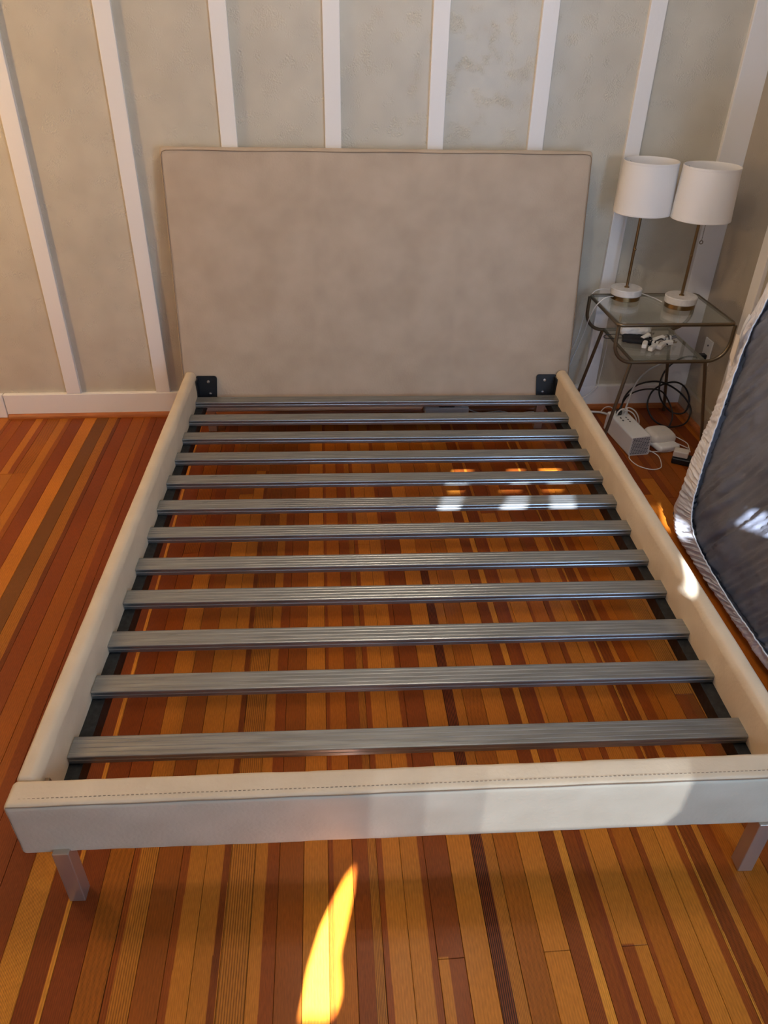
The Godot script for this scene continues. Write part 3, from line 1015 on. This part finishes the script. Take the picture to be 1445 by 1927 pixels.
	for c in [[0.040, 0.008, -90], [0.036, 0.080, 0], [-0.036, 0.086, 90], [-0.042, 0.008, 180]]:
		for i in 5:
			var a := deg_to_rad(c[2] + 90.0 * i / 4.0)
			out.append(Vector2(c[0] + 0.008 * cos(a), c[1] + 0.008 * sin(a)))
	var along := Transform3D(Basis(Vector3(0, 0, 1), Vector3.UP, Vector3(-1, 0, 0)), Vector3.ZERO)
	var flip := PackedVector2Array()
	for v in out: flip.append(Vector2(v.x, v.y))
	extrude_x(st, flip, -0.13, 0.13, along)
	build(st, "body", M.white, tw)
	st = mb()
	var inner := PackedVector2Array()
	for v in out: inner.append(Vector2(v.x * 0.9, 0.047 + (v.y - 0.047) * 0.9))
	extrude_x(st, inner, 0.128, 0.1312, along)
	build(st, "end_grille", M.grey_plastic, tw)
	st = mb()
	for iy in 11:
		for ix in 10:
			var hx := (ix - 4.5) * 0.0078 + (0.002 if iy % 2 else -0.002)
			var hy := 0.010 + iy * 0.0074
			rbox(st, Vector3(0.0046, 0.0046, 0.001), 0.0004, Transform3D(Basis(), Vector3(hx, hy, 0.1313)), 1)
	build(st, "grille_hole", M.hole, tw).set_meta("kind", "stuff")
	for q in [[0.012, -0.055], [0.012, -0.035], [0.012, -0.015], [-0.014, -0.055], [-0.014, -0.03]]:
		st = mb()
		rbox(st, Vector3(0.006, 0.002, 0.011), 0.0008, Transform3D(Basis(), Vector3(q[0], 0.0915, q[1])), 1)
		build(st, "port", M.black, tw)
	st = mb()
	rbox(st, Vector3(0.012, 0.03, 0.016), 0.003, Transform3D(Basis(Vector3.RIGHT, 0.2), Vector3(0.022, 0.106, -0.085)), 2)
	build(st, "plug", M.white, tw)
	st = mb()
	rbox(st, Vector3(0.022, 0.022, 0.022), 0.004, Transform3D(Basis(), Vector3(-0.006, 0.100, -0.095)), 2)
	build(st, "black_plug", M.black, tw)
	# --- router puck
	var ro := thing("router", "rounded white network hub on the floor beside the power tower", "router", Vector3(1.462, 0, 0.412), 0.3)
	st = mb()
	rbox(st, Vector3(0.112, 0.030, 0.105), 0.013, Transform3D(Basis(Vector3.FORWARD, 0.06), Vector3(-0.004, 0.0165, 0.022)), 5, Vector3i(3, 1, 3))
	build(st, "foot", M.white, ro)
	st = mb()
	rbox(st, Vector3(0.136, 0.050, 0.112), 0.024, Transform3D(Basis(Vector3.FORWARD, 0.10) * Basis(Vector3.RIGHT, 0.12), Vector3(0.004, 0.036, -0.020)), 6, Vector3i(8, 2, 8), func(p: Vector3, n: Vector3) -> Vector3:
		return Vector3(p.x * (1.0 - 3.5 * p.z * p.z * 8.0), p.y + 0.006 * (1.0 - 180.0 * (p.x * p.x + p.z * p.z)), p.z * (1.0 - 26.0 * p.x * p.x)))
	build(st, "lid", M.off, ro, true)
	st = mb()
	for i in 3: rbox(st, Vector3(0.004, 0.0012, 0.016), 0.0004, Transform3D(Basis(Vector3.FORWARD, 0.14), Vector3(0.004 + i * 0.007, 0.0665 - i * 0.0006, -0.016)), 1)
	build(st, "mark", M.grey_plastic, ro)
	# --- adapters
	st = mb()
	rbox(st, Vector3(0.105, 0.028, 0.062), 0.006, Transform3D(Basis(Vector3.UP, -0.5), Vector3(1.505, 0.0145, 0.578)), 2)
	tag(build(st, "black_adapter", M.black), "black power brick on the floor beneath the beige one", "adapter")
	st = mb()
	rbox(st, Vector3(0.062, 0.028, 0.046), 0.005, Transform3D(Basis(Vector3.UP, -0.5), Vector3(1.487, 0.0435, 0.566)), 2)
	tag(build(st, "beige_adapter", M.off), "small pale beige adapter stacked on the black power brick", "adapter")
	# --- power strip under the bed
	var ps := thing("power_strip", "white power strip with a black socket panel on the floor under the headboard", "power strip", Vector3(0.535, 0, 0.055))
	st = mb()
	rbox(st, Vector3(0.215, 0.040, 0.055), 0.008, Transform3D(Basis(), Vector3(0, 0.0205, 0)), 3)
	build(st, "body", M.white, ps)
	st = mb()
	rbox(st, Vector3(0.075, 0.004, 0.04), 0.0015, Transform3D(Basis(), Vector3(0.0, 0.0415, 0)), 1)
	build(st, "socket_panel", M.black, ps)
	st = mb()
	rbox(st, Vector3(0.034, 0.030, 0.034), 0.004, Transform3D(Basis(), Vector3(0.085, 0.055, 0.0)), 2)
	build(st, "plug", M.white, ps)
	st = mb()
	tube(st, arc(Vector3(0.0, 0.062, 0.0), Vector3.RIGHT, Vector3(0, 0.5, 0.8), 0.027, 0, TAU * 19.0 / 20.0, 19), 0.0028, 6, true)
	build(st, "cable_loop", M.cable_white, ps)
	# --- cables
	wire("black_cable", "thick black cable coiled in loops against the corner under the side table", "cable", v3([[1.298, 0.104, 0.30], [1.304, 0.125, 0.28], [1.340, 0.158, 0.22], [1.412, 0.187, 0.17], [1.517, 0.191, 0.15], [1.608, 0.153, 0.17], [1.667, 0.094, 0.2], [1.668, 0.050, 0.23], [1.630, 0.020, 0.26], [1.549, 0.016, 0.27], [1.486, 0.043, 0.25], [1.460, 0.093, 0.21], [1.482, 0.142, 0.17], [1.536, 0.168, 0.14], [1.610, 0.174, 0.12], [1.664, 0.148, 0.12], [1.690, 0.100, 0.14], [1.684, 0.055, 0.16], [1.655, 0.035, 0.175], [1.604, 0.040, 0.16], [1.555, 0.094, 0.13], [1.544, 0.154, 0.11], [1.562, 0.213, 0.09], [1.603, 0.258, 0.08], [1.645, 0.292, 0.10], [1.676, 0.308, 0.144]]), 0.0042, M.cable_black)
	wire("black_cable", "second black cable arching beside the coil to the floor", "cable", v3([[1.300, 0.104, 0.27], [1.318, 0.130, 0.25], [1.360, 0.155, 0.21], [1.440, 0.172, 0.19], [1.520, 0.160, 0.19], [1.568, 0.100, 0.21], [1.578, 0.055, 0.24], [1.560, 0.022, 0.27], [1.530, 0.007, 0.30]]), 0.0036, M.cable_black)
	wire("grey_cable", "flat pale grey cable rising from the power tower to the wall", "cable", v3([[1.319, 0.118, 0.29], [1.345, 0.145, 0.25], [1.368, 0.172, 0.21], [1.424, 0.205, 0.14], [1.492, 0.222, 0.08], [1.547, 0.240, 0.06], [1.600, 0.256, 0.045]]), 0.0042, M.grey_plastic)
	wire("white_cable", "white cable arching off the power tower, outer of the pair", "cable", v3([[1.315, 0.115, 0.285], [1.336, 0.128, 0.290], [1.368, 0.110, 0.296], [1.394, 0.066, 0.295], [1.404, 0.010, 0.285]]), 0.0030, M.cable_white, "white cables of the power tower")
	wire("white_cable", "white cable arching off the power tower, inner of the pair", "cable", v3([[1.312, 0.112, 0.290], [1.330, 0.118, 0.298], [1.358, 0.102, 0.303], [1.382, 0.062, 0.302], [1.392, 0.010, 0.292]]), 0.0030, M.cable_white, "white cables of the power tower")
	wire("white_cable", "short white cable looping out of the rear of the power tower", "cable", v3([[1.318, 0.112, 0.285], [1.312, 0.124, 0.296], [1.296, 0.126, 0.302], [1.283, 0.112, 0.302], [1.280, 0.096, 0.302]]), 0.0034, M.cable_white)
	wire("white_cable", "thin white cable looped on the floor before the power tower", "cable", v3([[1.566, 0.012, 0.470], [1.535, 0.006, 0.410], [1.520, 0.005, 0.440], [1.499, 0.004, 0.474], [1.450, 0.004, 0.485], [1.407, 0.004, 0.480], [1.350, 0.004, 0.487], [1.298, 0.004, 0.500], [1.276, 0.004, 0.535], [1.291, 0.004, 0.599], [1.339, 0.004, 0.633], [1.381, 0.004, 0.622], [1.400, 0.004, 0.585], [1.412, 0.004, 0.520], [1.392, 0.004, 0.470], [1.378, 0.004, 0.452]]), 0.0021, M.cable_white)
	wire("white_cable", "thin white cable running from the router towards the mattress", "cable", v3([[1.520, 0.030, 0.360], [1.548, 0.010, 0.345], [1.572, 0.004, 0.365], [1.590, 0.003, 0.410], [1.580, 0.003, 0.455], [1.570, 0.003, 0.490]]), 0.0020, M.cable_white)
	wire("floor_cable", "thick white cable on the floor between bed rail and power tower", "cable", v3([[1.10, 0.008, 0.075], [1.251, 0.008, 0.085], [1.300, 0.008, 0.100], [1.330, 0.012, 0.150], [1.345, 0.016, 0.20]]), 0.0055, M.cable_white)
	wire("white_cable", "thin white cable humped over the thick cable near the wall", "cable", v3([[1.285, 0.015, 0.10], [1.310, 0.030, 0.085], [1.340, 0.030, 0.085], [1.352, 0.012, 0.11], [1.350, 0.006, 0.14]]), 0.0022, M.cable_white)
	wire("thin_cable", "thin white cable tied to the rear left table leg and hanging to the floor", "cable", v3([[1.225, 0.418, 0.12], [1.250, 0.390, 0.09], [1.272, 0.330, 0.05], [1.278, 0.250, 0.034], [1.275, 0.154, 0.030], [1.272, 0.122, 0.032], [1.236, 0.08, 0.034], [1.16, 0.03, 0.046], [1.13, 0.006, 0.06]]), 0.0018, M.cable_white)
	wire("white_cable", "white cable lying under the bed beside the rear right leg", "cable", v3([[0.64, 0.020, 0.055], [0.70, 0.008, 0.075], [0.80, 0.008, 0.06], [0.86, 0.010, 0.10], [0.93, 0.008, 0.075], [1.00, 0.008, 0.07]]), 0.0028, M.cable_white)

# ---------------------------------------------------------------- the mattress on its side
func edge_hem(z: float) -> float:   # height of the hem above the lower edge, z along the mattress
	return 0.0

func make_mattress() -> void:
	var t := thing("mattress", "mattress stood on its long side in a fitted white sheet, dark grey underside showing", "mattress", Vector3(1.222, 0.034, 1.0))
	t.rotation.z = -0.1625
	# body: x into the thickness, y up the lean, z along it
	var H := 1.46
	var Ln := 1.97
	var T := 0.222
	var st := mb()
	rbox(st, Vector3(T, H, Ln), 0.055, Transform3D(Basis(), Vector3(T / 2 + 0.022, H / 2, Ln / 2)), 5, Vector3i(3, 12, 16), func(p: Vector3, n: Vector3) -> Vector3:
		return p + n * 0.004 * nz.get_noise_3d(p.x * 6, p.y * 6, p.z * 6))
	build(st, "body", M.sheet, t, true)
	# outline of the hem on the face: (z, y) pairs beside their partner on the outer edge
	var outer := [Vector2(0.0, 1.46), Vector2(0.0, 1.2), Vector2(0.0, 0.93), Vector2(-0.012, 0.80), Vector2(-0.014, 0.66), Vector2(0.018, 0.50), Vector2(0.016, 0.36), Vector2(0.014, 0.26), Vector2(0.03, 0.14), Vector2(0.055, 0.035), Vector2(0.12, -0.012), Vector2(0.25, -0.016), Vector2(0.45, -0.016), Vector2(0.68, -0.014), Vector2(0.85, -0.012), Vector2(1.2, -0.012), Vector2(1.97, -0.012)]
	var hem := [Vector2(0.10, 1.46), Vector2(0.095, 1.2), Vector2(0.088, 0.86), Vector2(0.080, 0.78), Vector2(0.088, 0.674), Vector2(0.109, 0.549), Vector2(0.144, 0.363), Vector2(0.168, 0.26), Vector2(0.200, 0.165), Vector2(0.240, 0.115), Vector2(0.300, 0.086), Vector2(0.404, 0.067), Vector2(0.59, 0.054), Vector2(0.73, 0.053), Vector2(0.86, 0.053), Vector2(1.2, 0.053), Vector2(1.97, 0.053)]
	var oc := []
	var hc := []
	for i in outer.size():
		oc.append(Vector3(0, outer[i].y, outer[i].x))
		hc.append(Vector3(0, hem[i].y, hem[i].x))
	var per := 40
	var os := spline(oc, per)
	var hs := spline(hc, per)
	var n := os.size()
	var nv := 14
	var grid := []
	var dist := 0.0
	for i in n:
		if i: dist += (hs[i] - hs[i - 1]).length()
		var row := []
		for j in nv + 1:
			var f := float(j) / nv          # 0 outer edge, 1 hem
			var p: Vector3 = (os[i] as Vector3).lerp(hs[i], f)
			var corner := smoothstep(0.9, 1.4, dist)
			# gathers grow towards the elastic; slanting long folds up the side, tight puckers along the bottom
			var slant := -(1.0 - f) * 0.10 * (1.0 - corner)
			var fold := nz.get_noise_2d((dist + slant) * (17.0 + 20.0 * corner), f * 0.8 + 9.0)
			var fold2 := nz.get_noise_2d((dist + slant * 0.7) * (44.0 + 40.0 * corner), f * 2.0 + 30.0)
			var amp := lerpf(0.25, 1.0, minf(f / 0.75, 1.0)) * (1.0 - 0.75 * smoothstep(0.8, 1.0, f)) * (0.014 - 0.001 * corner)
			var round_in := 0.040 * pow(1.0 - f, 5.0)
			p.x = -0.010 - 0.012 * smoothstep(0.55, 1.0, f) + round_in + amp * (fold + 0.35 * fold2) - 0.004 * sin(PI * f)
			row.append(p)
		grid.append(row)
	# turn the outer edge round the side of the mattress
	st = mb()
	for i in n - 1:
		for j in nv:
			flatquad(st, grid[i][j], grid[i][j + 1], grid[i + 1][j + 1], grid[i + 1][j])
		var a: Vector3 = grid[i][0]
		var b: Vector3 = grid[i + 1][0]
		flatquad(st, a + Vector3(0.06, 0, 0), a, b, b + Vector3(0.06, 0, 0))
	st.generate_normals()
	build(st, "sheet_skirt", M.sheet, t)
	st = mb()
	var edge := []
	for i in range(0, n, 2): edge.append(grid[i][nv] + Vector3(-0.0015, 0, 0))
	tube(st, edge, 0.0026, 6)
	build(st, "elastic_hem", M.tag_white, t)
	# dark underside, sagging and creased
	st = mb()
	var nu := 220
	var nw := 150
	var cells := []
	var within := PackedVector2Array()
	for q in hem: within.append(q + Vector2(-0.012, -0.012))
	within.append(Vector2(2.1, 1.6))
	within.append(Vector2(0.09, 1.6))
	for i in nu + 1:
		var row := []
		for j in nw + 1:
			var z := 0.05 + 1.9 * i / nu
			var y := 0.03 + 1.41 * j / nw
			# creases run up and away from the corner
			var along := z * 0.50 + y * 0.86
			var across := -z * 0.86 + y * 0.50
			var c := nz.get_noise_2d(across * 16.0, along * 1.3)
			var c2 := nz.get_noise_2d(across * 40.0 + 7.0, along * 1.6)
			var c3 := nz.get_noise_2d(z * 3.0, y * 3.0 + 20.0)
			var ridge := 1.0 - absf(c) * 2.2
			var under: float = 0.0 if Geometry2D.is_point_in_polygon(Vector2(z, y), within) else 0.03
			row.append(Vector3(maxf(under - 0.002 - 0.015 * maxf(ridge, 0.0) * (0.5 + c3) - 0.009 * c2 - 0.006 * c3, under - 0.017), y, z))
		cells.append(row)
	for i in nu:
		for j in nw:
			flatquad(st, cells[i][j], cells[i + 1][j], cells[i + 1][j + 1], cells[i][j + 1])
	st.generate_normals()
	build(st, "underside", M.under, t)
	# tags
	st = mb()
	var tg := []
	for i in 13:
		var f := i / 12.0
		tg.append([Vector3(-0.036 - 0.004 * sin(PI * f), lerpf(0.80, 0.722, f), 0.050 + 0.004 * f), Vector3(-0.046 - 0.006 * sin(PI * f), lerpf(0.80, 0.722, f), 0.082)])
	for i in 12:
		flatquad(st, tg[i][0], tg[i + 1][0], tg[i + 1][1], tg[i][1])
		flatquad(st, tg[i][1] + Vector3(0.0015, 0, 0), tg[i + 1][1] + Vector3(0.0015, 0, 0), tg[i + 1][0] + Vector3(0.0015, 0, 0), tg[i][0] + Vector3(0.0015, 0, 0))
	st.generate_normals()
	var ta := build(st, "label_strip", M.tag_white, t)
	ta.set_meta("label", "shiny white label strip at the edge of the sheet")
	st = mb()
	var q := [Vector3(-0.034, 0.725, 0.028), Vector3(-0.038, 0.725, 0.062), Vector3(-0.036, 0.632, 0.083), Vector3(-0.034, 0.655, 0.045)]
	flatquad(st, q[0], q[3], q[2], q[1])
	flatquad(st, q[1] + Vector3(0.002, 0, 0), q[2] + Vector3(0.002, 0, 0), q[3] + Vector3(0.002, 0, 0), q[0] + Vector3(0.002, 0, 0))
	var tb := build(st, "care_tag", M.tag_cloth, t)
	tb.set_meta("label", "beige cloth care tag below the white strip")

func _ready() -> void:
	rng.seed = 4
	make_light()
	materials()
	make_room()
	make_floor()
	make_bed()
	make_mattress()
	make_table()
	make_lamp(Vector3(1.257, 0.6, 0.184), "white drum shade table lamp on the left of the glass table", false, [[[1.200, 0.612, 0.200], [1.165, 0.622, 0.235], [1.135, 0.618, 0.255], [1.110, 0.585, 0.25], [1.112, 0.503, 0.19], [1.116, 0.411, 0.14], [1.104, 0.300, 0.10], [1.092, 0.20, 0.075], [1.080, 0.06, 0.06], [1.075, 0.006, 0.06]]])
	make_lamp(Vector3(1.453, 0.6, 0.296), "white drum shade table lamp with a hanging pull chain, on the right", true, [[[1.395, 0.6045, 0.255], [1.380, 0.6045, 0.200], [1.345, 0.6045, 0.135], [1.310, 0.6045, 0.130]], [[1.300, 0.606, 0.120], [1.230, 0.612, 0.105], [1.150, 0.600, 0.095], [1.128, 0.500, 0.085], [1.122, 0.40, 0.07], [1.100, 0.28, 0.055], [1.090, 0.10, 0.05], [1.088, 0.006, 0.05]]])
	make_clutter()
	make_lamps_out_of_frame()
